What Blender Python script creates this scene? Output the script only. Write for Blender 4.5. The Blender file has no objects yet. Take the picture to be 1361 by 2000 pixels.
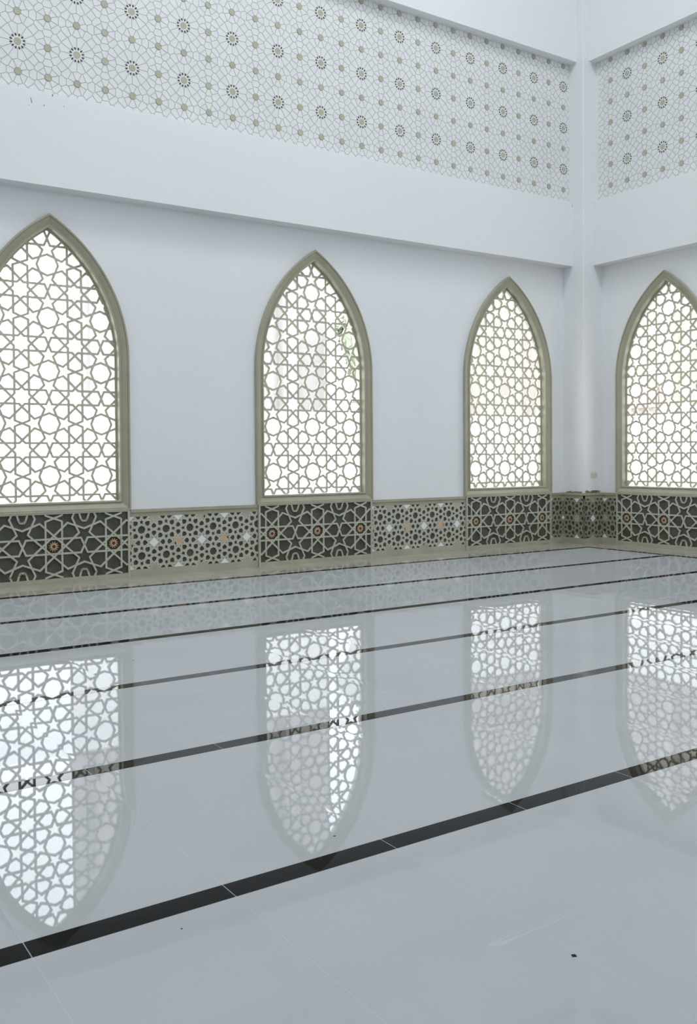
import bpy, math, random
from mathutils import Vector, Matrix

random.seed(7)
scn = bpy.context.scene
COL = scn.collection

# ------------------------------------------------------------------ camera
YAW, PITCH, ROLL = 0.5917, -0.0201, -0.0069
FPX = 1828.88
cam_d = bpy.data.cameras.new('camera')
cam = bpy.data.objects.new('camera', cam_d)
COL.objects.link(cam)
fwd = Vector((math.sin(YAW)*math.cos(PITCH), math.cos(YAW)*math.cos(PITCH), math.sin(PITCH)))
rgt = Vector((math.cos(YAW), -math.sin(YAW), 0))
upv = rgt.cross(fwd)
Rv = math.cos(ROLL)*rgt + math.sin(ROLL)*upv
Uv = -math.sin(ROLL)*rgt + math.cos(ROLL)*upv
m = Matrix((Rv, Uv, -fwd)).transposed().to_4x4()
m.translation = Vector((-12.8018, -11.5684, 1.55))
cam.matrix_world = m
cam_d.sensor_fit = 'HORIZONTAL'
cam_d.sensor_width = 36.0
cam_d.lens = FPX*36.0/1361.0
cam_d.shift_y = -73.6/1361.0
cam_d.clip_start = 0.05
cam_d.clip_end = 300
scn.camera = cam

# ------------------------------------------------------------------ daylight + exposure
SKY = 5.6
w = bpy.data.worlds.new('overcast_sky')
scn.world = w
w.use_nodes = True
nt = w.node_tree
bg = nt.nodes['Background']
tc = nt.nodes.new('ShaderNodeTexCoord')
sep = nt.nodes.new('ShaderNodeSeparateXYZ')
rmp = nt.nodes.new('ShaderNodeValToRGB')
rmp.color_ramp.elements[0].position = 0.0
rmp.color_ramp.elements[0].color = (0.93, 0.965, 1.0, 1)
rmp.color_ramp.elements[1].position = 0.6
rmp.color_ramp.elements[1].color = (0.90, 0.95, 1.0, 1)
nt.links.new(tc.outputs['Generated'], sep.inputs[0])
nt.links.new(sep.outputs['Z'], rmp.inputs[0])
nt.links.new(rmp.outputs[0], bg.inputs['Color'])
bg.inputs['Strength'].default_value = SKY

vs = scn.view_settings
scn.display_settings.display_device = 'sRGB'
vs.view_transform = 'Standard'
vs.look = 'None'
vs.gamma = 1.0
vs.exposure = 0.08
vs.use_curve_mapping = False
scn.cycles.use_denoising = True
scn.cycles.max_bounces = 14
scn.cycles.diffuse_bounces = 8
scn.cycles.glossy_bounces = 5
scn.cycles.transparent_max_bounces = 16
scn.cycles.caustics_reflective = False
scn.cycles.caustics_refractive = False
scn.cycles.sample_clamp_indirect = 4.0
scn.cycles.use_adaptive_sampling = False
scn.cycles.sampling_pattern = 'BLUE_NOISE'
scn.cycles.denoiser = 'OPENIMAGEDENOISE'
scn.cycles.denoising_input_passes = 'RGB_ALBEDO_NORMAL'
scn.cycles.denoising_prefilter = 'ACCURATE'

# sampling portals: they emit nothing, they only steer the sky's light through the openings
def portal(loc, direction, sx, sy):
    ld = bpy.data.lights.new('daylight_portal', 'AREA')
    ld.shape = 'RECTANGLE'; ld.size = sx; ld.size_y = sy
    ld.cycles.is_portal = True
    o = bpy.data.objects.new('daylight_portal', ld)
    o.location = loc
    o.rotation_euler = Vector(direction).to_track_quat('-Z', 'Z' if abs(direction[2]) < .5 else 'Y').to_euler()
    COL.objects.link(o)
SK0, SK1 = 3.2, 5.5                       # wall distances of the added, unseen skylight strip
portal((-(17+SK0)/2, -(SK0+SK1)/2, 13.15), (0, 0, -1), 17-SK0, SK1-SK0)
portal((-(SK0+SK1)/2, -(17+SK1)/2, 13.15), (0, 0, -1), SK1-SK0, 17-SK1)

# ------------------------------------------------------------------ materials
def mat(name, col, rough=0.6, spec=0.5, var=0.0, vscale=3.0, bump=0.0, bscale=40.0, col2=None, metal=0.0):
    mt = bpy.data.materials.new(name)
    mt.use_nodes = True
    n = mt.node_tree
    b = n.nodes['Principled BSDF']
    b.inputs['Roughness'].default_value = rough
    b.inputs['Specular IOR Level'].default_value = spec
    b.inputs['Metallic'].default_value = metal
    b.inputs['Base Color'].default_value = (*col, 1)
    t = n.nodes.new('ShaderNodeTexCoord')
    if var > 0 or col2:
        no = n.nodes.new('ShaderNodeTexNoise')
        no.inputs['Scale'].default_value = vscale
        no.inputs['Detail'].default_value = 5
        cr = n.nodes.new('ShaderNodeValToRGB')
        c2 = col2 or tuple(c*(1-var) for c in col)
        cr.color_ramp.elements[0].position = 0.35
        cr.color_ramp.elements[1].position = 0.65
        cr.color_ramp.elements[0].color = (*c2, 1)
        cr.color_ramp.elements[1].color = (*col, 1)
        n.links.new(t.outputs['Object'], no.inputs['Vector'])
        n.links.new(no.outputs['Fac'], cr.inputs[0])
        n.links.new(cr.outputs[0], b.inputs['Base Color'])
    if bump > 0:
        no = n.nodes.new('ShaderNodeTexNoise')
        no.inputs['Scale'].default_value = bscale
        no.inputs['Detail'].default_value = 4
        bp = n.nodes.new('ShaderNodeBump')
        bp.inputs['Strength'].default_value = 0.4
        bp.inputs['Distance'].default_value = bump
        n.links.new(t.outputs['Object'], no.inputs['Vector'])
        n.links.new(no.outputs['Fac'], bp.inputs['Height'])
        n.links.new(bp.outputs[0], b.inputs['Normal'])
    return mt

M = {}
M['plaster'] = mat('white_plaster', (0.83, 0.84, 0.85), 0.75, 0.3, var=0.025, vscale=0.6, bump=0.002, bscale=9)
M['ceiling'] = mat('ceiling_paint', (0.82, 0.83, 0.84), 0.9, 0.2)
M['relief'] = mat('relief_white', (0.80, 0.81, 0.80), 0.6, 0.3, var=0.03, vscale=1.5)
M['relief_back'] = mat('relief_groove_shade', (0.52, 0.53, 0.52), 0.8, 0.2)  # shade in the relief grooves, put into a darker backing colour
M['gold'] = mat('gold_paint', (0.50, 0.475, 0.36), 0.5, 0.3, var=0.12, vscale=9)
M['dark_hole'] = mat('dark_cutout', (0.055, 0.055, 0.045), 0.8, 0.2)
M['frame'] = mat('olive_paint', (0.405, 0.39, 0.285), 0.38, 0.5, var=0.10, vscale=4, bump=0.001, bscale=30)
M['screen'] = mat('screen_board', (0.56, 0.52, 0.42), 0.5, 0.4, var=0.08, vscale=5)
M['strap'] = mat('pale_strap', (0.51, 0.51, 0.425), 0.45, 0.5, var=0.06, vscale=6)
M['strap_skirt'] = mat('beige_skirt', (0.45, 0.43, 0.34), 0.4, 0.5, var=0.12, vscale=3)
M['board'] = mat('charcoal_board', (0.095, 0.097, 0.074), 0.6, 0.3, var=0.3, vscale=6)
M['strap_dim'] = mat('grimy_shaded_strap', (0.33, 0.315, 0.245), 0.5, 0.4, var=0.18, vscale=5)  # grime, with some of the corner's shade mixed into the strap colour
M['tan'] = mat('tan_inlay', (0.62, 0.46, 0.30), 0.5, 0.3, var=0.1, vscale=12)
M['brown'] = mat('dark_brown_board', (0.060, 0.045, 0.026), 0.6, 0.3, var=0.2, vscale=10)
M['border'] = mat('beige_marble', (0.44, 0.42, 0.345), 0.06, 0.12, var=0.15, vscale=3)
M['hub'] = mat('maroon_hub', (0.10, 0.028, 0.02), 0.5, 0.3)
M['white_inlay'] = mat('white_inlay', (0.86, 0.86, 0.87), 0.25, 0.5)
M['black'] = mat('black_marble', (0.008, 0.009, 0.010), 0.03, 0.5, col2=(0.018, 0.018, 0.018), vscale=14)
M['outlet'] = mat('ivory_plastic', (0.66, 0.64, 0.55), 0.4, 0.5)
M['slot'] = mat('socket_slot', (0.12, 0.12, 0.11), 0.6, 0.3)
M['debris'] = mat('dark_debris', (0.03, 0.028, 0.018), 0.8, 0.2)
M['offcut'] = mat('stained_offcut', (0.42, 0.39, 0.29), 0.7, 0.2, col2=(0.05, 0.045, 0.03), vscale=9)
M['paving'] = mat('pale_paving', (0.60, 0.59, 0.57), 0.8, 0.2, var=0.1, vscale=0.8)
M['stucco'] = mat('greige_stucco', (0.46, 0.435, 0.425), 0.8, 0.2, var=0.08, vscale=0.7)
M['stucco2'] = mat('beige_stucco', (0.56, 0.525, 0.475), 0.8, 0.2, var=0.08, vscale=0.7)
M['pink'] = mat('pink_tile', (0.62, 0.47, 0.44), 0.7, 0.2)
M['darkglass'] = mat('far_window_glass', (0.12, 0.13, 0.14), 0.2, 0.5)
M['leaf'] = mat('leaf_green', (0.50, 0.56, 0.42), 0.6, 0.3, var=0.15, vscale=2)
M['bark'] = mat('bark_brown', (0.14, 0.10, 0.07), 0.9, 0.2, var=0.3, vscale=6)

def glass_mat():
    mt = bpy.data.materials.new('clear_glass')
    mt.use_nodes = True
    n = mt.node_tree
    n.nodes.clear()
    o = n.nodes.new('ShaderNodeOutputMaterial')
    tr = n.nodes.new('ShaderNodeBsdfTransparent')
    tr.inputs[0].default_value = (0.93, 0.94, 0.94, 1)
    gl = n.nodes.new('ShaderNodeBsdfGlossy')
    gl.inputs['Roughness'].default_value = 0.02
    mx = n.nodes.new('ShaderNodeMixShader')
    mx.inputs[0].default_value = 0.06
    n.links.new(tr.outputs[0], mx.inputs[1])
    n.links.new(gl.outputs[0], mx.inputs[2])
    n.links.new(mx.outputs[0], o.inputs[0])
    return mt
M['glass'] = glass_mat()

def frosted_mat(name='frosted_glass', col=(0.95, 0.97, 0.98, 1), clear=0.25):
    mt = bpy.data.materials.new(name)
    mt.use_nodes = True
    n = mt.node_tree
    n.nodes.clear()
    o = n.nodes.new('ShaderNodeOutputMaterial')
    tl = n.nodes.new('ShaderNodeBsdfTranslucent')
    tl.inputs[0].default_value = col
    gl = n.nodes.new('ShaderNodeBsdfTransparent')
    gl.inputs[0].default_value = col
    mx = n.nodes.new('ShaderNodeMixShader')
    mx.inputs[0].default_value = clear
    n.links.new(tl.outputs[0], mx.inputs[1])
    n.links.new(gl.outputs[0], mx.inputs[2])
    n.links.new(mx.outputs[0], o.inputs[0])
    return mt
M['frosted'] = frosted_mat()

TILE = 0.705
SEAM0 = -10.612
def floor_mat():
    mt = bpy.data.materials.new('polished_pale_marble')
    mt.use_nodes = True
    n = mt.node_tree
    L = n.links
    n.nodes.remove(n.nodes['Principled BSDF'])
    out = n.nodes['Material Output']
    b = n.nodes.new('ShaderNodeBsdfDiffuse')
    gl = n.nodes.new('ShaderNodeBsdfGlossy')
    gl.inputs['Roughness'].default_value = 0.015
    t = n.nodes.new('ShaderNodeTexCoord')
    sx = n.nodes.new('ShaderNodeSeparateXYZ')
    L.new(t.outputs['Object'], sx.inputs[0])
    def mth(op, a, bb=None, c=None):
        q = n.nodes.new('ShaderNodeMath')
        q.operation = op
        for i, v in enumerate((a, bb, c)):
            if v is None: continue
            if isinstance(v, (int, float)): q.inputs[i].default_value = v
            else: L.new(v, q.inputs[i])
        return q.outputs[0]
    u = mth('DIVIDE', mth('SUBTRACT', sx.outputs['X'], SEAM0), TILE)
    fu = mth('ABSOLUTE', mth('SUBTRACT', mth('FRACT', mth('ADD', u, 0.5)), 0.5))
    du = mth('MULTIPLY', fu, TILE)                 # metres to the nearest joint along x
    v = mth('DIVIDE', mth('SUBTRACT', sx.outputs['Y'], -7.045), 1.53*0.5)
    fv = mth('ABSOLUTE', mth('SUBTRACT', mth('FRACT', mth('ADD', v, 0.5)), 0.5))
    dv = mth('MULTIPLY', fv, 1.53*0.5)
    joint = mth('LESS_THAN', du, 0.0014)
    jointv = mth('LESS_THAN', dv, 0.0012)
    # body colour: soft clouding and thin pale veins
    no = n.nodes.new('ShaderNodeTexNoise')
    no.inputs['Scale'].default_value = 1.6
    no.inputs['Detail'].default_value = 8
    L.new(t.outputs['Object'], no.inputs['Vector'])
    cr = n.nodes.new('ShaderNodeValToRGB')
    cr.color_ramp.elements[0].position = 0.3
    cr.color_ramp.elements[1].position = 0.7
    cr.color_ramp.elements[0].color = (0.425, 0.44, 0.447, 1)
    cr.color_ramp.elements[1].color = (0.455, 0.47, 0.477, 1)
    L.new(no.outputs['Fac'], cr.inputs[0])
    mp = n.nodes.new('ShaderNodeMapping')
    mp.inputs['Rotation'].default_value = (0, 0, math.radians(24))
    mp.inputs['Scale'].default_value = (0.13, 3.0, 1)
    L.new(t.outputs['Object'], mp.inputs['Vector'])
    nv = n.nodes.new('ShaderNodeTexNoise')
    nv.inputs['Scale'].default_value = 1.5
    nv.inputs['Detail'].default_value = 2
    L.new(mp.outputs[0], nv.inputs['Vector'])
    vein = mth('LESS_THAN', mth('ABSOLUTE', mth('SUBTRACT', nv.outputs['Fac'], 0.5)), 0.0016)
    nb = n.nodes.new('ShaderNodeTexNoise')
    nb.inputs['Scale'].default_value = 2.2
    L.new(t.outputs['Object'], nb.inputs['Vector'])
    vmask = mth('MULTIPLY', vein, mth('MULTIPLY', mth('GREATER_THAN', nb.outputs['Fac'], 0.58), 0.22))
    m1 = n.nodes.new('ShaderNodeMixRGB')
    L.new(vmask, m1.inputs[0])
    L.new(cr.outputs[0], m1.inputs[1])
    m1.inputs[2].default_value = (0.66, 0.66, 0.66, 1)
    m2 = n.nodes.new('ShaderNodeMixRGB')
    L.new(mth('MULTIPLY', joint, 0.2), m2.inputs[0])
    L.new(m1.outputs[0], m2.inputs[1])
    m2.inputs[2].default_value = (0.70, 0.70, 0.70, 1)
    m3 = n.nodes.new('ShaderNodeMixRGB')
    L.new(mth('MULTIPLY', jointv, 0.15), m3.inputs[0])
    L.new(m2.outputs[0], m3.inputs[1])
    m3.inputs[2].default_value = (0.36, 0.37, 0.37, 1)
    L.new(m3.outputs[0], b.inputs['Color'])
    # height: tiles dip near their joints, slow waviness over the surface
    wav = n.nodes.new('ShaderNodeTexNoise')
    wav.inputs['Scale'].default_value = 1.3
    wav.inputs['Detail'].default_value = 1
    L.new(t.outputs['Object'], wav.inputs['Vector'])
    wav2 = n.nodes.new('ShaderNodeTexNoise')
    wav2.inputs['Scale'].default_value = 7.0
    wav2.inputs['Detail'].default_value = 1
    L.new(t.outputs['Object'], wav2.inputs['Vector'])
    edge = mth('POWER', 2.718, mth('MULTIPLY', du, -1/0.045))
    h = mth('ADD', mth('MULTIPLY', wav.outputs['Fac'], 0.0008),
            mth('ADD', mth('MULTIPLY', wav2.outputs['Fac'], 0.00004), mth('MULTIPLY', edge, -0.00045)))
    bp = n.nodes.new('ShaderNodeBump')
    bp.inputs['Strength'].default_value = 1.0
    bp.inputs['Distance'].default_value = 1.0
    L.new(h, bp.inputs['Height'])
    L.new(bp.outputs[0], gl.inputs['Normal'])
    lw = n.nodes.new('ShaderNodeLayerWeight')
    lw.inputs['Blend'].default_value = 0.5
    fac = mth('ADD', mth('ADD', 0.03, mth('MULTIPLY', mth('POWER', lw.outputs['Facing'], 2.6), 0.36)),
              mth('MULTIPLY', mth('POWER', lw.outputs['Facing'], 13.0), 0.5))
    mx = n.nodes.new('ShaderNodeMixShader')
    L.new(fac, mx.inputs[0])
    L.new(b.outputs[0], mx.inputs[1])
    L.new(gl.outputs[0], mx.inputs[2])
    L.new(mx.outputs[0], out.inputs[0])
    return mt
M['floor'] = floor_mat()

def stripe_mat():
    mt = bpy.data.materials.new('polished_black_marble')
    mt.use_nodes = True
    n = mt.node_tree
    L = n.links
    n.nodes.remove(n.nodes['Principled BSDF'])
    out = n.nodes['Material Output']
    d = n.nodes.new('ShaderNodeBsdfDiffuse')
    d.inputs['Color'].default_value = (0.012, 0.0125, 0.012, 1)
    gl = n.nodes.new('ShaderNodeBsdfGlossy')
    gl.inputs['Roughness'].default_value = 0.015
    t = n.nodes.new('ShaderNodeTexCoord')
    no = n.nodes.new('ShaderNodeTexNoise')
    no.inputs['Scale'].default_value = 1.7
    no.inputs['Detail'].default_value = 1
    L.new(t.outputs['Object'], no.inputs['Vector'])
    bp = n.nodes.new('ShaderNodeBump')
    bp.inputs['Distance'].default_value = 0.0008
    bp.inputs['Strength'].default_value = 1.0
    L.new(no.outputs['Fac'], bp.inputs['Height'])
    L.new(bp.outputs[0], gl.inputs['Normal'])
    lw = n.nodes.new('ShaderNodeLayerWeight')
    lw.inputs['Blend'].default_value = 0.5
    p = n.nodes.new('ShaderNodeMath'); p.operation = 'POWER'; p.inputs[1].default_value = 7.0
    L.new(lw.outputs['Facing'], p.inputs[0])
    q = n.nodes.new('ShaderNodeMath'); q.operation = 'MULTIPLY_ADD'; q.use_clamp = True
    q.inputs[1].default_value = 2.0; q.inputs[2].default_value = 0.008
    L.new(p.outputs[0], q.inputs[0])
    mx = n.nodes.new('ShaderNodeMixShader')
    mi = n.nodes.new('ShaderNodeMath'); mi.operation = 'MINIMUM'; mi.inputs[1].default_value = 0.35
    L.new(q.outputs[0], mi.inputs[0])
    L.new(mi.outputs[0], mx.inputs[0])
    L.new(d.outputs[0], mx.inputs[1])
    L.new(gl.outputs[0], mx.inputs[2])
    L.new(mx.outputs[0], out.inputs[0])
    sx = n.nodes.new('ShaderNodeSeparateXYZ')
    L.new(t.outputs['Object'], sx.inputs[0])
    def mth(op, a, bb):
        k = n.nodes.new('ShaderNodeMath'); k.operation = op
        for i, v in enumerate((a, bb)):
            if isinstance(v, (int, float)): k.inputs[i].default_value = v
            elif v is not None: L.new(v, k.inputs[i])
        return k.outputs[0]
    u = mth('ADD', mth('DIVIDE', mth('SUBTRACT', sx.outputs['X'], SEAM0), TILE), 0.5)
    fu = mth('ABSOLUTE', mth('SUBTRACT', mth('FRACT', u, None), 0.5), None)
    jn = mth('LESS_THAN', fu, 0.0016/TILE)
    mc = n.nodes.new('ShaderNodeMixRGB')
    L.new(jn, mc.inputs[0])
    mc.inputs[1].default_value = (0.012, 0.0125, 0.012, 1)
    mc.inputs[2].default_value = (0.35, 0.36, 0.37, 1)
    L.new(mc.outputs[0], d.inputs['Color'])
    return mt
M['black'] = stripe_mat()


# ------------------------------------------------------------------ mesh helpers
class MB:
    def __init__(s): s.v = []; s.f = []; s.mi = []
    def add(s, vs, fs, k=0):
        o = len(s.v)
        s.v += [tuple(p) for p in vs]
        for f in fs:
            s.f.append([i+o for i in f]); s.mi.append(k)
    def box(s, x0, x1, y0, y1, z0, z1, k=0):
        s.add([(x0,y0,z0),(x1,y0,z0),(x1,y1,z0),(x0,y1,z0),(x0,y0,z1),(x1,y0,z1),(x1,y1,z1),(x0,y1,z1)],
              [(0,3,2,1),(4,5,6,7),(0,1,5,4),(1,2,6,5),(2,3,7,6),(3,0,4,7)], k)
    def prism(s, poly, T, d0, d1, k=0, bevel=0.0):
        """poly: 2-D points counter-clockwise (u,z); T(u,z,d) -> 3-D; d1 is the face towards the room"""
        n = len(poly)
        if n < 3: return
        s.add([T(p[0],p[1],d0) for p in poly]+[T(p[0],p[1],d1) for p in poly],
              [tuple(range(n-1,-1,-1)), tuple(range(n,2*n))]+[(i,(i+1)%n,n+(i+1)%n,n+i) for i in range(n)], k)
    def build(s, name, mats, parent=None):
        me = bpy.data.meshes.new(name)
        me.from_pydata(s.v, [], s.f)
        if not isinstance(mats, (list,tuple)): mats = [mats]
        for q in mats: me.materials.append(q)
        if len(mats) > 1: me.polygons.foreach_set('material_index', s.mi)
        me.update()
        o = bpy.data.objects.new(name, me)
        COL.objects.link(o)
        if parent: o.parent = parent
        return o

def empty(name, loc):
    o = bpy.data.objects.new(name, None)
    o.empty_display_size = 0.2
    o.location = loc
    COL.objects.link(o)
    return o
def put(o, parent):
    """parent a mesh built in world space under an Empty that has only a location"""
    o.parent = parent
    o.location = -parent.location
    return o
def tag(o, label=None, cat=None, group=None, kind=None):
    if label: o['label'] = label
    if cat: o['category'] = cat
    if group: o['group'] = group
    if kind: o['kind'] = kind
    return o

def area(p):
    return 0.5*sum(p[i][0]*p[(i+1)%len(p)][1]-p[(i+1)%len(p)][0]*p[i][1] for i in range(len(p)))
def clip(poly, reg):
    """Sutherland-Hodgman, reg convex and counter-clockwise"""
    out = poly
    n = len(reg)
    for i in range(n):
        ax, ay = reg[i]; bx, by = reg[(i+1) % n]
        ex, ey = bx-ax, by-ay
        inp, out = out, []
        if not inp: return []
        for j in range(len(inp)):
            p, q = inp[j-1], inp[j]
            sp = ex*(p[1]-ay)-ey*(p[0]-ax)
            sq = ex*(q[1]-ay)-ey*(q[0]-ax)
            if (sp >= 0) != (sq >= 0):
                t = sp/(sp-sq)
                out.append((p[0]+t*(q[0]-p[0]), p[1]+t*(q[1]-p[1])))
            if sq >= 0: out.append(q)
    if len(out) < 3 or abs(area(out)) < 1e-7: return []
    return out
def seg_poly(p, q, w, ext):
    dx, dy = q[0]-p[0], q[1]-p[1]
    L = math.hypot(dx, dy)
    if L < 1e-9: return []
    dx /= L; dy /= L
    nx, ny = -dy*w/2, dx*w/2
    a = (p[0]-dx*ext, p[1]-dy*ext); b = (q[0]+dx*ext, q[1]+dy*ext)
    return [(a[0]-nx,a[1]-ny),(b[0]-nx,b[1]-ny),(b[0]+nx,b[1]+ny),(a[0]+nx,a[1]+ny)]

# ------------------------------------------------------------------ the eight-fold strap pattern, star centre at 0,0, period 1
PA = 0.133; PD = PA*math.sqrt(2); PY = 0.5-0.4142*PA; PR = 0.2
PV = 0.5-PR/math.sqrt(2); PX1 = PV-PA; PY1 = PX1+PD; PC = PD-PA
def unit_segments(inner):
    base = [((0,.5),(PA,PY)), ((PA,PY),(PA,PC)), ((PX1,PY1),(-PC,PA)), ((PX1,PY1),(PV,PV)), ((PV,PV),(.5,.5-PR))]
    if inner: base += [((PA,PC),(PA,-PC)), ((-PC,PA),(-PA,PC))]
    seen = {}
    for (p, q) in base:
        for k in range(4):
            for mir in (1, -1):
                def tr(a):
                    x, y = a[0]*mir, a[1]
                    for _ in range(k): x, y = -y, x
                    return (x, y)
                P, Q = tr(p), tr(q)
                key = tuple(sorted([(round(P[0],4),round(P[1],4)),(round(Q[0],4),round(Q[1],4))]))
                seen[key] = (P, Q)
    return list(seen.values())
SEG_OPEN = unit_segments(False)
SEG_FULL = unit_segments(True)

def strap_pattern(mb, segs, cx, cz, pu, pz, u0, u1, z0, z1, w, region, T, d0, d1, k=0):
    i0, i1 = math.floor((u0-cx)/pu)-1, math.ceil((u1-cx)/pu)+1
    j0, j1 = math.floor((z0-cz)/pz)-1, math.ceil((z1-cz)/pz)+1
    for i in range(i0, i1+1):
        for j in range(j0, j1+1):
            for (p, q) in segs:
                P = (cx+(i+p[0])*pu, cz+(j+p[1])*pz); Q = (cx+(i+q[0])*pu, cz+(j+q[1])*pz)
                pl = clip(seg_poly(P, Q, w, w*0.22), region)
                if pl:
                    mb.k = (getattr(mb, 'k', 0)+7) % 31
                    mb.prism(pl, T, d0, d1+mb.k*0.00005, k)

# placing functions: (u, z, depth towards the room) -> world
def TA(y0=0.0): return lambda u, z, d: (u, y0-d, z)          # wall A faces -y, u = x
def TB(x0=0.0): return lambda u, z, d: (x0-d, -u, z)         # wall B faces -x, u = -y  (u grows towards the viewer's right)

# ------------------------------------------------------------------ sizes
ROOM = -19.0
HA = [-9.412, -5.603, -1.794]            # window centres on wall A
UB = 1.7826                               # window centre on wall B (u = -y)
SPR, CK = 2.79, 1.02                      # spring height, arc centre offset
R_IN = 1.877                              # inner edge of the frame
Z_IN = 1.0                                # inner bottom edge
COLW = 0.4765
ZB, ZF, ZU, ZC = 4.80, 5.905, 8.27, 13.0
DB, DFZ, DU = 0.232, 0.155, 0.330

def arch_loop(off, cx, n=22):
    r = R_IN+off; hw = r-CK; zb = Z_IN-off
    pts = [(cx-hw, zb), (cx+hw, zb)]
    th1 = math.acos(CK/r)
    for i in range(n+1):
        th = th1*i/n
        pts.append((cx-CK+r*math.cos(th), SPR+r*math.sin(th)))
    for i in range(n-1, -1, -1):
        th = th1*i/n
        pts.append((cx+CK-r*math.cos(th), SPR+r*math.sin(th)))
    return pts                                 # counter-clockwise in (u,z)

# ------------------------------------------------------------------ room shell
def arch_wall(name, u0, u1, centres, zt, T, thick):
    mb = MB()
    hole = 0.02
    for dpt in (0.0, -thick):
        us = u0
        def quad(a, b, c, d):
            ids = [a, b, c, d] if dpt == 0.0 else [d, c, b, a]
            mb.add([T(p[0], p[1], dpt) for p in ids], [(0,1,2,3)])
        for cx in centres:
            lp = arch_loop(hole, cx)
            hw = R_IN+hole-CK
            quad((us,0),(cx-hw,0),(cx-hw,zt),(us,zt))
            quad((cx-hw,0),(cx+hw,0),(cx+hw,Z_IN-hole),(cx-hw,Z_IN-hole))
            top = sorted(lp[2:], key=lambda p: p[0])
            for a, b in zip(top[:-1], top[1:]):
                quad(a, b, (b[0],zt), (a[0],zt))
            us = cx+hw
        quad((us,0),(u1,0),(u1,zt),(us,zt))
    for cx in centres:
        lp = arch_loop(hole, cx)
        n = len(lp)
        for i in range(n):
            a, b = lp[i], lp[(i+1) % n]
            mb.add([T(*a,0),T(*a,-thick),T(*b,-thick),T(*b,0)], [(0,1,2,3)])
    mb.add([T(u0,zt,0),T(u1,zt,0),T(u1,zt,-thick),T(u0,zt,-thick)], [(0,1,2,3)])
    return mb.build(name, M['plaster'])

wa = arch_wall('wall_left', ROOM, 0.0, HA, ZB+0.3, TA(), 0.22)
tag(wa, 'long white plaster wall on the left pierced by three pointed windows', 'wall', kind='structure')
wb = arch_wall('wall_right', 0.0, -ROOM, [UB], ZB+0.3, TB(), 0.22)
tag(wb, 'white plaster wall on the right holding the rightmost pointed window', 'wall', kind='structure')

def shell_box(name, dims, material, label, cat):
    mb = MB(); mb.box(*dims)
    o = mb.build(name, material)
    return tag(o, label, cat, kind='structure')
shell_box('trim_1', (ROOM, 0.2, -DB, 0.2, ZB, ZF), M['plaster'], 'plain white beam above the three windows of the left wall', 'beam')
shell_box('trim_2', (-DB, 0.2, ROOM, -DB, ZB, ZF), M['plaster'], 'plain white beam above the rightmost window', 'beam')
shell_box('trim_3', (ROOM, 0.2, -DU, 0.2, ZU, ZC), M['plaster'], 'upper white beam over the patterned band of the left wall', 'beam')
shell_box('trim_4', (-DU, 0.2, ROOM, -DU, ZU, ZC), M['plaster'], 'upper white beam over the patterned band of the right wall', 'beam')
mb = MB()
bv = 0.012
pts = [(-COLW+bv,-COLW),(0.1,-COLW),(0.1,0.1),(-COLW,0.1),(-COLW,-COLW+bv)]
n = len(pts)
mb.add([(x,y,0) for x,y in pts]+[(x,y,ZC) for x,y in pts],
       [tuple(range(n-1,-1,-1)),tuple(range(n,2*n))]+[(i,(i+1)%n,n+(i+1)%n,n+i) for i in range(n)])
tag(mb.build('trim_5', M['plaster']), 'square white column standing in the corner between the two walls', 'column', kind='structure')

# floor with its inlaid black stripes
mb = MB(); mb.box(ROOM-0.2, 0.2, ROOM-0.2, 0.2, -0.25, 0.0)
floor = tag(mb.build('floor', M['floor']), 'polished pale grey marble floor crossed by black stripes', 'floor', kind='structure')
XB = -0.83
for k, yc in enumerate((-0.89, -2.49, -3.985, -5.485, -7.045, -8.577, -10.11, -11.64, -13.17, -14.7, -16.2)):
    mb = MB(); mb.box(ROOM, XB-0.05 if k else XB+0.05, yc-0.054, yc+0.054, -0.004, 0.0006)
    o = mb.build('black_stripe', M['black'], floor)
    o['label'] = 'black marble stripe'
mb = MB(); mb.box(XB-0.05, XB+0.05, ROOM, -0.944, -0.004, 0.0006)
o = mb.build('black_stripe', M['black'], floor); o['label'] = 'black marble stripe'

mb = MB(); mb.box(ROOM, 0.0, -0.838, 0.0, -0.004, 0.0004); mb.box(XB+0.048, 0.0, ROOM, -0.838, -0.004, 0.0004)
o = mb.build('border', M['border'], floor); o['label'] = 'beige marble border along the walls'
# ceiling slab; its unseen skylight strip is added to brighten the upper walls
mb = MB()
for q in ((ROOM-0.2, 0.2, -SK0, 0.2), (-SK0, 0.2, ROOM-0.2, -SK0), (ROOM-0.2, -17.0, ROOM-0.2, -SK0), (-17.0, -SK0, ROOM-0.2, -17.0), (-17.0, -SK1, -17.0, -SK1)):
    mb.box(*q, ZC, ZC+0.3)
tag(mb.build('ceiling', M['ceiling']), 'high white ceiling with an added unseen skylight strip along both walls', 'ceiling', kind='structure')
for nm, q, lb in (('wall_back', (ROOM-0.3, 0.2, ROOM-0.3, ROOM), 'plain white rear wall'), ('wall_front', (ROOM-0.3, ROOM, ROOM, 0.2), 'plain white side wall opposite the corner column')):
    shell_box(nm, (*q, 0, ZC), M['plaster'], lb, 'wall')

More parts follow.
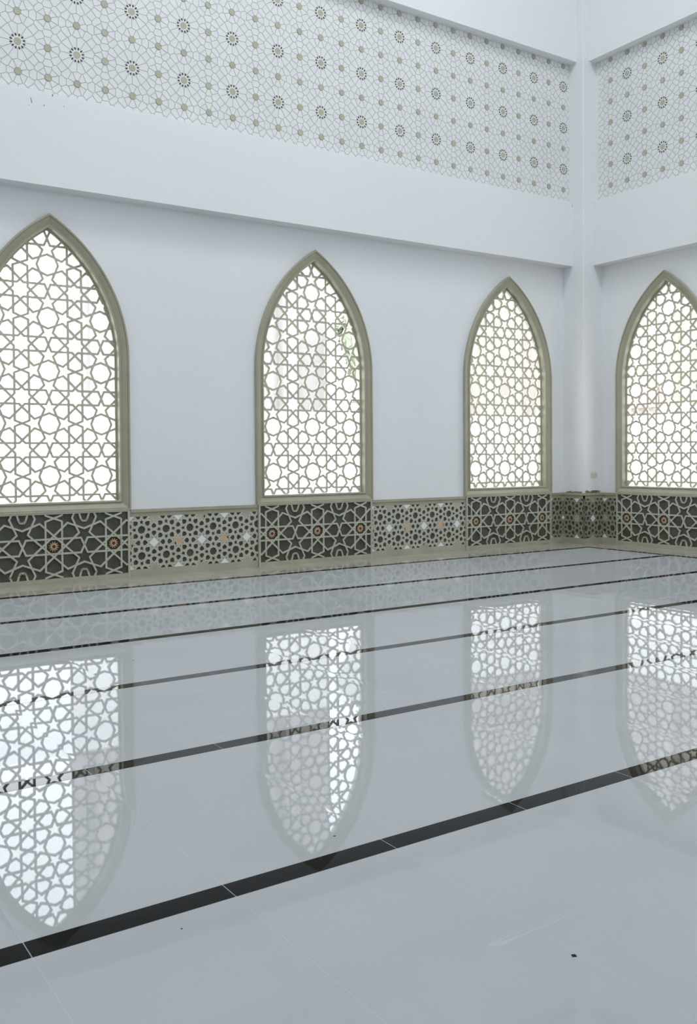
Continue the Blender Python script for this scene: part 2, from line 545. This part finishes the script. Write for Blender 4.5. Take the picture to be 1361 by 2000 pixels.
# ------------------------------------------------------------------ windows
PROFILE = [(0.0,-0.145),(0.0,0.028),(0.020,0.032),(0.026,0.016),(0.032,0.014),(0.098,0.046),(0.106,0.044),(0.110,0.058),(0.128,0.060),(0.133,0.052),(0.133,0.0)]
def build_window(idx, cx, T, base, label):
    root = empty('window_%d' % idx, base)
    tag(root, label, 'window', kind='structure')
    mb = MB()
    loops = [[T(p[0],p[1],d) for p in arch_loop(off, cx)] for off, d in PROFILE]
    n = len(loops[0])
    for A, B in zip(loops[:-1], loops[1:]):
        o = len(mb.v)
        mb.v += A+B
        for i in range(n):
            mb.f.append([o+i, o+(i+1)%n, o+n+(i+1)%n, o+n+i]); mb.mi.append(0)
    put(mb.build('window_frame', M['frame']), root)['label'] = 'olive painted pointed arch moulding'
    # pierced screen
    mb = MB()
    reg = arch_loop(-0.004, cx)
    zc = Z_IN-0.008
    strap_pattern(mb, SEG_OPEN, cx+0.655/2, zc, 0.655, 0.65, cx-0.9, cx+0.9, Z_IN, 4.4, 0.0275, reg, T, -0.104, -0.074)
    outer = arch_loop(0.0, cx); inn = arch_loop(-0.022, cx)
    # rim leaves the bottom edge open, as in the pattern that is cut by the sill
    for i in range(1, len(outer)):
        j = (i+1) % len(outer)
        q = [outer[i], outer[j], inn[j], inn[i]]
        mb.prism(q, T, -0.106, -0.072)
    put(mb.build('lattice', M['screen']), root)['label'] = 'pierced geometric screen of stars and octagons'
    # panes
    glass = arch_loop(0.01, cx)
    lo = clip(glass, [(cx-2,0),(cx+2,0),(cx+2,2.19),(cx-2,2.19)])
    hi = clip(glass, [(cx-2,2.19),(cx+2,2.19),(cx+2,6),(cx-2,6)])
    mb = MB(); mb.add([T(p[0],p[1],-0.150) for p in lo], [tuple(range(len(lo)))])
    put(mb.build('frosted_pane', M['frosted']), root)['label'] = 'white frosted lower pane'
    mb = MB(); mb.add([T(p[0],p[1],-0.150) for p in hi], [tuple(range(len(hi)))])
    put(mb.build('clear_pane', M['glass']), root)['label'] = 'clear upper pane'
    return root
build_window(1, HA[0], TA(), (HA[0],0,0.87), 'pointed lattice window at the left edge of the photo')
build_window(2, HA[1], TA(), (HA[1],0,0.87), 'pointed lattice window in the middle of the left wall')
build_window(3, HA[2], TA(), (HA[2],0,0.87), 'pointed lattice window just left of the corner column')
build_window(4, UB, TB(), (0,-UB,0.87), 'pointed lattice window right of the corner column, on the right wall')

# ------------------------------------------------------------------ carved panels under the windows
PU, PZ, ZS = 0.755, 0.69, 0.458
def rect(u0, u1, z0, z1): return [(u0,z0),(u1,z0),(u1,z1),(u0,z1)]
def carved_panel(cx, T, base, label):
    root = empty('carved_panel', base)
    tag(root, label, 'wall panel')
    hw = 0.955
    zb, zt = 0.062, 0.856
    mb = MB()
    mb.prism(rect(cx-hw, cx+hw, 0.0, 0.868), T, 0.002, 0.030)
    put(mb.build('backing', M['board']), root)['label'] = 'charcoal backing board'
    mb = MB()
    reg = rect(cx-hw+0.012, cx+hw-0.012, zb, zt)
    strap_pattern(mb, SEG_FULL, cx, ZS, PU, PZ, cx-hw, cx+hw, zb, zt, 0.0225, reg, T, 0.028, 0.048)
    uu = [(-.088,.095),(-.052,-.03),(-.028,-.062),(.028,-.062),(.052,-.03),(.088,.095)]
    for i in (-1.5, -0.5, 0.5, 1.5):
        for sg in (1, -1):
            P = [(cx+(i+p[0])*PU, ZS+sg*(0.5+p[1])*PZ) for p in uu]
            for p, q in zip(P[:-1], P[1:]):
                pl = clip(seg_poly(p, q, 0.0225, 0.004), reg)
                if pl: mb.prism(pl, T, 0.028, 0.048)
    put(mb.build('strapwork', M['strap']), root)['label'] = 'pale raised strapwork of stars and polygons'
    mb = MB()
    mb.prism(rect(cx-hw-0.012, cx-hw+0.012, 0, 0.868), T, 0.002, 0.054)
    mb.prism(rect(cx+hw-0.012, cx+hw+0.012, 0, 0.868), T, 0.002, 0.054)
    mb.prism(rect(cx-hw+0.012, cx+hw-0.012, zt-0.002, 0.868), T, 0.002, 0.054)
    put(mb.build('border', M['strap']), root)
    mb = MB(); mb.prism(rect(cx-hw+0.012, cx+hw-0.012, 0.0, zb+0.003), T, 0.002, 0.056)
    put(mb.build('skirting', M['strap_skirt']), root)['label'] = 'beige foot board'
    for i in (-1, 0, 1):
        c = (cx+i*PU, ZS)
        mb = MB()
        mb.prism([(c[0]+0.098*math.cos(math.pi*(k+.5)/4), c[1]+0.090*math.sin(math.pi*(k+.5)/4)) for k in range(8)], T, 0.029, 0.0315)
        put(mb.build('rosette_ground', M['brown']), root)['label'] = 'dark brown octagon behind the rosette'
        mb = MB()
        NN = 12
        for k in range(NN):
            a = 2*math.pi*(k+0.5)/NN
            ca, sa = math.cos(a), math.sin(a)
            def P(r, t): return (c[0]+r*ca-t*sa, c[1]+r*sa+t*ca)
            mb.prism([P(0.024,-0.0065),P(0.050,-0.0055),P(0.064,0),P(0.050,0.0055),P(0.024,0.0065)], T, 0.028, 0.040)
        ring = [(c[0]+0.034*math.cos(2*math.pi*k/24), c[1]+0.034*math.sin(2*math.pi*k/24)) for k in range(24)]
        mb.prism(ring, T, 0.028, 0.041)
        rs = put(mb.build('rosette', M['tan']), root)
        rs['label'] = 'tan twelve-petalled rosette'
        mb = MB()
        mb.prism([(c[0]+0.021*math.cos(2*math.pi*k/12), c[1]+0.021*math.sin(2*math.pi*k/12)) for k in range(12)], T, 0.038, 0.045)
        hb = mb.build('rosette_hub', M['hub'], rs)
        hb['label'] = 'dark maroon hub'
    return root
carved_panel(HA[0], TA(), (HA[0],0,0), 'charcoal carved panel with rosettes under the window at the left edge')
carved_panel(HA[1], TA(), (HA[1],0,0), 'charcoal carved panel with rosettes under the middle window')
carved_panel(HA[2], TA(), (HA[2],0,0), 'charcoal carved panel with rosettes under the window left of the column')
carved_panel(UB, TB(), (0,-UB,0), 'charcoal carved panel with rosettes under the window right of the column')

# ------------------------------------------------------------------ pierced lattice panels between the windows
PL, ZL = 0.339, 0.436
def star8(cx, cz, r):
    a = r; pts = []
    for k in range(16):
        rr = a if k % 2 == 0 else a*0.765
        t = 2*math.pi*k/16
        pts.append((cx+rr*math.cos(t), cz+rr*math.sin(t)))
    return pts
def lattice_panel(facets, base, label, phase=0, orange0=0, strap='strap'):
    """facets: (u0,u1,T) along the unrolled panel; the first star column stands at the first u0"""
    root = empty('lattice_panel', base)
    tag(root, label, 'wall panel')
    bk, st, cap, sk = MB(), MB(), MB(), MB()
    zb, zt = 0.094, 0.780
    ustart = facets[0][0]
    inl = []
    for (u0, u1, T) in facets:
        bk.prism(rect(u0,u1,0.0,0.86), T, 0.002, 0.008)
        reg = rect(u0, u1, zb, zt)
        strap_pattern(st, SEG_OPEN, ustart+phase*PL, ZL, PL, PL, u0, u1, zb, zt, 0.0275, reg, T, 0.006, 0.022)
        cap.prism(rect(u0,u1,0.778,0.835), T, 0.002, 0.024)
        cap.prism(rect(u0,u1,0.835,0.874), T, 0.002, 0.040)
        sk.prism(rect(u0,u1,0.0,0.097), T, 0.002, 0.026)
        for i in range(-1, int((u1-ustart)/PL)+2):
            for j in (-1, 0, 1):
                c = (ustart+(phase+i)*PL, ZL+j*PL)
                white = ((i+j+orange0) % 2 == 1)
                poly = star8(c[0], c[1], 0.067) if not white else [(c[0]+0.062*math.cos(t*math.pi/2), c[1]+0.062*math.sin(t*math.pi/2)) for t in range(4)]
                pl = clip(poly, reg)
                if pl and area(pl) > 2e-4: inl.append((white, poly, reg, T, j))
    put(bk.build('backing', M['board']), root)['label'] = 'dark backing board'
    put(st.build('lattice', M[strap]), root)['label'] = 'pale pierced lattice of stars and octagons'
    put(cap.build('cap_rail', M['frame']), root)['label'] = 'olive top rail'
    put(sk.build('skirting', M['strap_skirt']), root)['label'] = 'beige foot board'
    for white, poly, reg, T, j in inl:
        mb = MB()
        if white:
            mb.prism(clip(poly, reg), T, 0.006, 0.024)
            put(mb.build('white_inlay', M['white_inlay']), root)['label'] = 'glossy white diamond tile'
        else:
            mb.prism(clip(poly, reg), T, 0.006, 0.0235)
            # a ragged crack across the tile
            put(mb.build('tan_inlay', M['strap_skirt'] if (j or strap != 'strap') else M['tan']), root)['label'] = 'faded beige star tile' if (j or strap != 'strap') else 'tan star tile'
    return root
gA = HA[0]+0.967; gB = HA[1]-0.967
lattice_panel([(gA, gB, TA())], ((gA+gB)/2,0,0), 'pale pierced panel between the left edge window and the middle window')
gA = HA[1]+0.967; gB = HA[2]-0.967
lattice_panel([(gA, gB, TA())], ((gA+gB)/2,0,0), 'pale pierced panel between the middle window and the window by the column')
# corner panel wraps the column: wall A strip, two column faces, wall B strip
gA = HA[2]+0.967
x1 = -COLW
uA1 = x1
t = 0.008
lenA = x1-gA
lenB = UB-0.967-COLW
TA0 = TA()
s0 = gA
def T1(u, z, d): return (u, -d, z)
def T2(u, z, d): return (x1-d, -(u-x1), z)                 # face looking -x, u - x1 = distance from wall A
def T3(u, z, d): return (x1+(u-(x1+COLW)), -COLW-d, z)      # face looking -y
def T4(u, z, d): return (-d, -COLW-(u-(x1+2*COLW)), z)      # wall B strip
e = 0.03
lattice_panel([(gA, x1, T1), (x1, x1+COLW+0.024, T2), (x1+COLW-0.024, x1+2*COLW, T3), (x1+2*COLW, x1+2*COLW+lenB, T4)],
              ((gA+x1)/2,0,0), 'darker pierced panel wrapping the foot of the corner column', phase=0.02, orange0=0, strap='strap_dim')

# ------------------------------------------------------------------ patterned frieze bands
FS = 0.3527
def inset(poly, g):
    """convex counter-clockwise polygon moved inwards by g"""
    out = poly
    n = len(poly)
    c = (sum(p[0] for p in poly)/n, sum(p[1] for p in poly)/n)
    for i in range(n):
        a, b = poly[i], poly[(i+1) % n]
        L = math.hypot(b[0]-a[0], b[1]-a[1])
        if L < 1e-6: continue
        nx, ny = -(b[1]-a[1])/L*g, (b[0]-a[0])/L*g
        p, q = (a[0]+nx, a[1]+ny), (b[0]+nx, b[1]+ny)
        d = (q[0]-p[0], q[1]-p[1])
        far = [(p[0]-d[0]*99, p[1]-d[1]*99), (q[0]+d[0]*99, q[1]+d[1]*99)]
        k = 99/ L
        far += [(q[0]+d[0]*99-(d[1])*k*9, q[1]+d[1]*99+d[0]*k*9), (p[0]-d[0]*99-(d[1])*k*9, p[1]-d[1]*99+d[0]*k*9)]
        out = clip(out, far)
        if not out: return []
    return out
def frieze_cell():
    """tiles of one repeat (2 x 2 half-pitches, star in the middle) as convex cells around their centres"""
    sites = [(0.0, 0.0, 'hub')]
    def pl(c, r, deg): return (c[0]+r*math.cos(math.radians(deg)), c[1]+r*math.sin(math.radians(deg)))
    for k in range(12): sites.append((*pl((0,0),.455,30*k+15), 'petal'))
    for c in ((1,0),(0,1),(1,1)):
        sites.append((*c, 'dot'))
        for k in range(8): sites.append((*pl(c,.25,45*k), 't'))
    for sx in (1,-1):
        for sz in (1,-1):
            for q in ((.53,.53),(.735,.36),(.36,.735),(.72,.70)): sites.append((sx*q[0], sz*q[1], 't'))
    for q in ((1,.5),(1,-.5),(.5,1),(-.5,1)): sites.append((*q, 't'))
    allp = [(x+2*i, z+2*j) for (x,z,_) in sites for i in (-1,0,1) for j in (-1,0,1)]
    cells = []
    for (x, z, kind) in sites:
        poly = [(x-.7,z-.7),(x+.7,z-.7),(x+.7,z+.7),(x-.7,z+.7)]
        for (qx, qz) in sorted(allp, key=lambda q: (q[0]-x)**2+(q[1]-z)**2)[1:26]:
            mx, mz, dx, dz = (x+qx)/2, (z+qz)/2, qx-x, qz-z
            # keep the side nearer to x,z
            A = (mx+dz*9, mz-dx*9); B = (mx-dz*9, mz+dx*9)
            poly = clip(poly, [A, B, (B[0]-dx*40, B[1]-dz*40), (A[0]-dx*40, A[1]-dz*40)])
            if not poly: break
        if poly: cells.append((poly, kind))
    return cells
CELL = frieze_cell()
def frieze(T, u0, u1, ustar, base, label, near, ut=None):
    root = empty('wall_frieze', base)
    tag(root, label, 'wall panel')
    bk, rl = MB(), MB()
    reg = rect(u0, u1, ZF-0.02, ZU+0.02)
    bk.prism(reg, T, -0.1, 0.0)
    if ut is not None: reg = rect(ut, u1, ZF-0.02, ZU+0.02)
    zst = 6.462
    discs = []
    def tile(poly, k, d):
        q = clip(poly, reg)
        if q: rl.prism(q, T, -0.002, d, k)
    i0, i1 = math.floor((u0-ustar)/(2*FS))-1, math.ceil((u1-ustar)/(2*FS))+1
    for i in range(i0, i1+1):
        for j in range(-1, 4):
            cx, cz = ustar+i*2*FS, zst+j*2*FS
            for poly, kind in CELL:
                P = [(cx+p[0]*FS, cz+p[1]*FS) for p in poly]
                if kind == 'dot': continue
                P = inset(P, 0.0036)
                if P: tile(P, 0, 0.007)
            for k in range(12):
                a = 30*k+15
                def pol(r, deg): return (cx+FS*r*math.cos(math.radians(deg)), cz+FS*r*math.sin(math.radians(deg)))
                tile([pol(.178,a-7),pol(.25,a-5.2),pol(.282,a),pol(.25,a+5.2),pol(.178,a+7)], 1, 0.0078)
            for (ox, oz, rr) in ((0,0,.133),(1,0,.122),(0,1,.112),(1,1,.105)):
                d = (cx+ox*FS, cz+oz*FS)
                P = clip([(d[0]+FS*rr*(1.0 if k%2 else 0.90)*math.cos(math.pi*k/10), d[1]+FS*rr*(1.0 if k%2 else 0.90)*math.sin(math.pi*k/10)) for k in range(20)], reg)
                if P: discs.append((d, P))
    if ut is not None: rl.prism(rect(u0, ut, ZF-0.02, ZU+0.02), T, -0.002, 0.007, 0)
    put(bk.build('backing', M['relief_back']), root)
    put(rl.build('relief', [M['relief'], M['dark_hole']]), root)['label'] = 'white raised star and petal relief with dark drops round the larger discs'
    discs.sort(key=lambda q: near(q[0]))
    rest = MB()
    for n_, (d, P) in enumerate(discs):
        if n_ < 100:
            mb = MB(); mb.prism(P, T, -0.002, 0.0095)
            put(mb.build('gold_disc', M['gold']), root)['label'] = 'muted gold scalloped disc'
        else: rest.prism(P, T, -0.002, 0.0095)
    if rest.v:
        o = put(rest.build('gold_disc', M['gold']), root)
        o['kind'] = 'stuff'; o['label'] = 'further muted gold scalloped discs'
    return root
def nearA(c):
    if c[0] < -10.2 or (c[1] > 8.4): return 1e3+abs(c[0])
    zmax = 6.9+(c[0]+10)*0.42
    return (0 if c[1] < zmax+.1 else 500)+math.hypot(c[0]+12.8, c[1]-1.5)
def nearB(c):
    return (0 if c[0] < 2.6 else 500)+c[0]
frieze(TA(-DFZ), ROOM, -COLW, -0.626, (-8,-DFZ,ZF), 'long white relief band with gold discs above the left wall beam', nearA)
frieze(TB(-DFZ), COLW, 12.0, 0.440, (-DFZ,-4,ZF), 'short white relief band with gold discs above the right wall beam', nearB, 0.535)

# ------------------------------------------------------------------ small things in the room
root = empty('electrical_outlet', (-0.229,-COLW,1.187))
tag(root, 'small ivory socket plate on the corner column above the panel', 'outlet')
T3c = lambda u, z, d: (u, -COLW-d, z)
mb = MB()
mb.prism(rect(-0.306,-0.151,1.143,1.228), T3c, 0, 0.006); mb.prism(rect(-0.301,-0.156,1.148,1.223), T3c, 0.006, 0.009)
put(mb.build('cover_plate', M['outlet']), root)
for ux in (-0.262, -0.196):
    mb = MB(); mb.prism(rect(ux-0.020,ux+0.020,1.165,1.207), T3c, 0.009, 0.0105)
    so = put(mb.build('socket', M['outlet']), root)
    mb = MB()
    mb.prism(rect(ux-0.010,ux-0.006,1.178,1.196), T3c, 0.0105, 0.0112); mb.prism(rect(ux+0.006,ux+0.010,1.178,1.196), T3c, 0.0105, 0.0112)
    mb.build('slot', M['slot'], so)

def ragged(name, T, u0, u1, z0, h, d0, d1, label, seed):
    rnd = random.Random(seed)
    pts = [(u0, z0), (u1, z0)]
    k = 9
    for i in range(k+1):
        pts.append((u1+(u0-u1)*i/k, z0+h*rnd.uniform(0.45, 1.0)))
    mb = MB(); mb.prism(pts, T, d0, d1)
    return tag(mb.build(name, M['offcut']), label, 'offcut')
ragged('board_offcut', T2, x1+0.10, x1+COLW-0.04, 0.874, 0.035, 0.004, 0.028, 'stained board offcut on the panel ledge, left face of the column', 3)
ragged('board_offcut', T3, x1+COLW+0.03, x1+2*COLW-0.10, 0.874, 0.045, 0.004, 0.028, 'stained board offcut on the panel ledge, right face of the column', 5)

def chip(x, y, r, label, seed):
    rnd = random.Random(seed)
    mb = MB()
    n = 9
    pts = [(x+r*rnd.uniform(.4,1.0)*math.cos(2*math.pi*k/n), y+r*rnd.uniform(.3,.8)*math.sin(2*math.pi*k/n)) for k in range(n)]
    z = r*0.35
    mb.add([(px,py,0.0) for px,py in pts]+[(x+(px-x)*.6,y+(py-y)*.6,z*rnd.uniform(.6,1)) for px,py in pts],
           [tuple(range(n,2*n))]+[(i,(i+1)%n,n+(i+1)%n,n+i) for i in range(n)])
    return tag(mb.build('debris_speck', M['debris']), label, 'debris')

for (x, y, r, label, sd) in (
        (-10.636, -9.576, 0.014, 'dark curled leaf scrap on the pale floor at lower right', 1),
        (-10.747, -8.389, 0.007, 'dark speck on the floor just above the nearest black stripe', 2),
        (-11.567, -8.731, 0.006, 'dark speck on the floor just below the nearest black stripe', 3),
        (-7.991, -2.033, 0.012, 'dark speck on the floor between the two black stripes closest to the left wall', 4),
        (-10.206, -4.755, 0.009, 'dark speck on the floor left of the middle window reflection', 5)):
    chip(x, y, r, label, sd)
for (x, z, w_, h_, sl) in ((-9.659,5.775,.004,.032,-.012),(-9.516,5.744,.005,.008,0),(-9.416,5.885,.005,.014,.004),(-9.277,5.78,.003,.007,0),(-9.69,5.715,.003,.004,0),(-0.488,5.84,.004,.02,0)):
    mb = MB()
    mb.prism([(x-w_,z-h_),(x+w_,z-h_),(x+w_+sl,z+h_),(x-w_+sl,z+h_)], TA(-0.0), DB-0.001, DB+0.0008)
    mb.build('scuff_mark', M['slot'], bpy.data.objects['trim_1'])['label'] = 'small dark scuff'

# ------------------------------------------------------------------ outdoors seen through the screens
mb = MB(); mb.box(-70, 70, 0.25, 80, -0.5, -0.25); mb.box(-70, 70, -80, -19.25, -0.5, -0.25); mb.box(0.25, 70, -19.25, 0.25, -0.5, -0.25); mb.box(-70, -19.25, -19.25, 0.25, -0.5, -0.25)
tag(mb.build('ground', M['paving']), 'pale paved yard outside the windows', 'ground', kind='structure')

def building(name, x0, x1, y0, y1, h, mt, label, cat, cols, skew=0.0):
    root = empty(name, ((x0+x1)/2, y0, -0.25))
    tag(root, label, cat)
    def slab(e, z0, z1):
        q = MB()
        p = [(x0-e,y0-e),(x1+e,y0-e),(x1+e,y1+e),(x0+skew-e,y1+e)]
        q.add([(x,y,z0) for x,y in p]+[(x,y,z1) for x,y in p], [(0,3,2,1),(4,5,6,7),(0,1,5,4),(1,2,6,5),(2,3,7,6),(3,0,4,7)])
        return q
    put(slab(0.0, -0.25, h).build('wall', mt), root)
    put(slab(0.3, h, h+0.35).build('roof', mt), root)
    for (kind, a, b, z0, z1) in cols:
        mb = MB()
        if kind == 'col': mb.box(a, b, y0-0.35, y0, z0, z1); put(mb.build('pilaster', mt), root)
        elif kind == 'win': mb.box(a, b, y0-0.06, y0+0.02, z0, z1); put(mb.build('window', M['darkglass']), root)
        elif kind == 'wcol': mb.box(x0-0.35, x0, a, b, z0, z1); put(mb.build('pilaster', mt), root)
        elif kind == 'pink': mb.box(x0-0.2, x0, a, b, z0, z1); put(mb.build('tile_band', M['pink']), root)
    return root
building('building', -5.5, 2.3, 12.0, 20, 11.0, M['stucco'], 'greige building outside seen through the middle window screen', 'building',
         [('col',-4.9,-4.4,-0.25,9.5),('col',-3.1,-2.7,-0.25,9.5),('col',-1.2,-0.7,-0.25,9.5),('col',0.6,1.1,-0.25,9.5)], skew=3.4)
building('building', 7.6, 20.0, 11.0, 18, 12.0, M['stucco2'], 'beige building outside behind the window left of the column', 'building',
         [('col',8.4,8.9,-0.25,10)])
building('building', 10.0, 20.0, 2.0, 8.2, 12.0, M['stucco2'], 'beige building outside behind the window right of the column', 'building',
         [('wcol',5.4,5.8,-0.25,10),('wcol',3.6,4.0,-0.25,10),('pink',6.0,8.0,2.9,3.5)])

def tree(x, y, h, r, seed, label):
    rnd = random.Random(seed)
    root = empty('tree', (x, y, -0.25))
    tag(root, label, 'tree')
    mb = MB()
    n = 8; rings = []
    for k, (z, rr) in enumerate(((-.25,.2),(h*.25,.15),(h*.5,.12),(h*.8,.05))):
        ox, oy = .12*math.sin(k*1.7), .12*math.cos(k*2.1)
        rings.append([(x+ox+rr*math.cos(2*math.pi*i/n), y+oy+rr*math.sin(2*math.pi*i/n), z) for i in range(n)])
    for A, B in zip(rings[:-1], rings[1:]):
        o = len(mb.v); mb.v += A+B
        for i in range(n): mb.f.append([o+i,o+(i+1)%n,o+n+(i+1)%n,o+n+i]); mb.mi.append(0)
    put(mb.build('trunk', M['bark']), root)
    mb = MB()
    blobs = [(x+rnd.uniform(-.6,.6)*r, y+rnd.uniform(-.6,.6)*r, h*rnd.uniform(.4,.95), r*rnd.uniform(.4,.7)) for _ in range(9)]
    for _ in range(2600):
        bx_, by_, bz_, br = rnd.choice(blobs)
        d = Vector((rnd.gauss(0,1), rnd.gauss(0,1), rnd.gauss(0,1))).normalized()
        c = Vector((bx_,by_,bz_))+d*br*rnd.uniform(.6,1.05)
        a = Vector((rnd.gauss(0,1), rnd.gauss(0,1), rnd.gauss(0,1))).normalized()
        b = a.cross(d)
        if b.length < .1: continue
        b.normalize()
        L, W = rnd.uniform(.18,.30), rnd.uniform(.08,.14)
        mb.add([c-a*L, c+b*W, c+a*L, c-b*W], [(0,1,2,3)])
    put(mb.build('foliage', M['leaf']), root)
    return root
tree(3.6, 10.5, 6.6, 1.6, 11, 'green leafy tree outside behind the right part of the middle window')
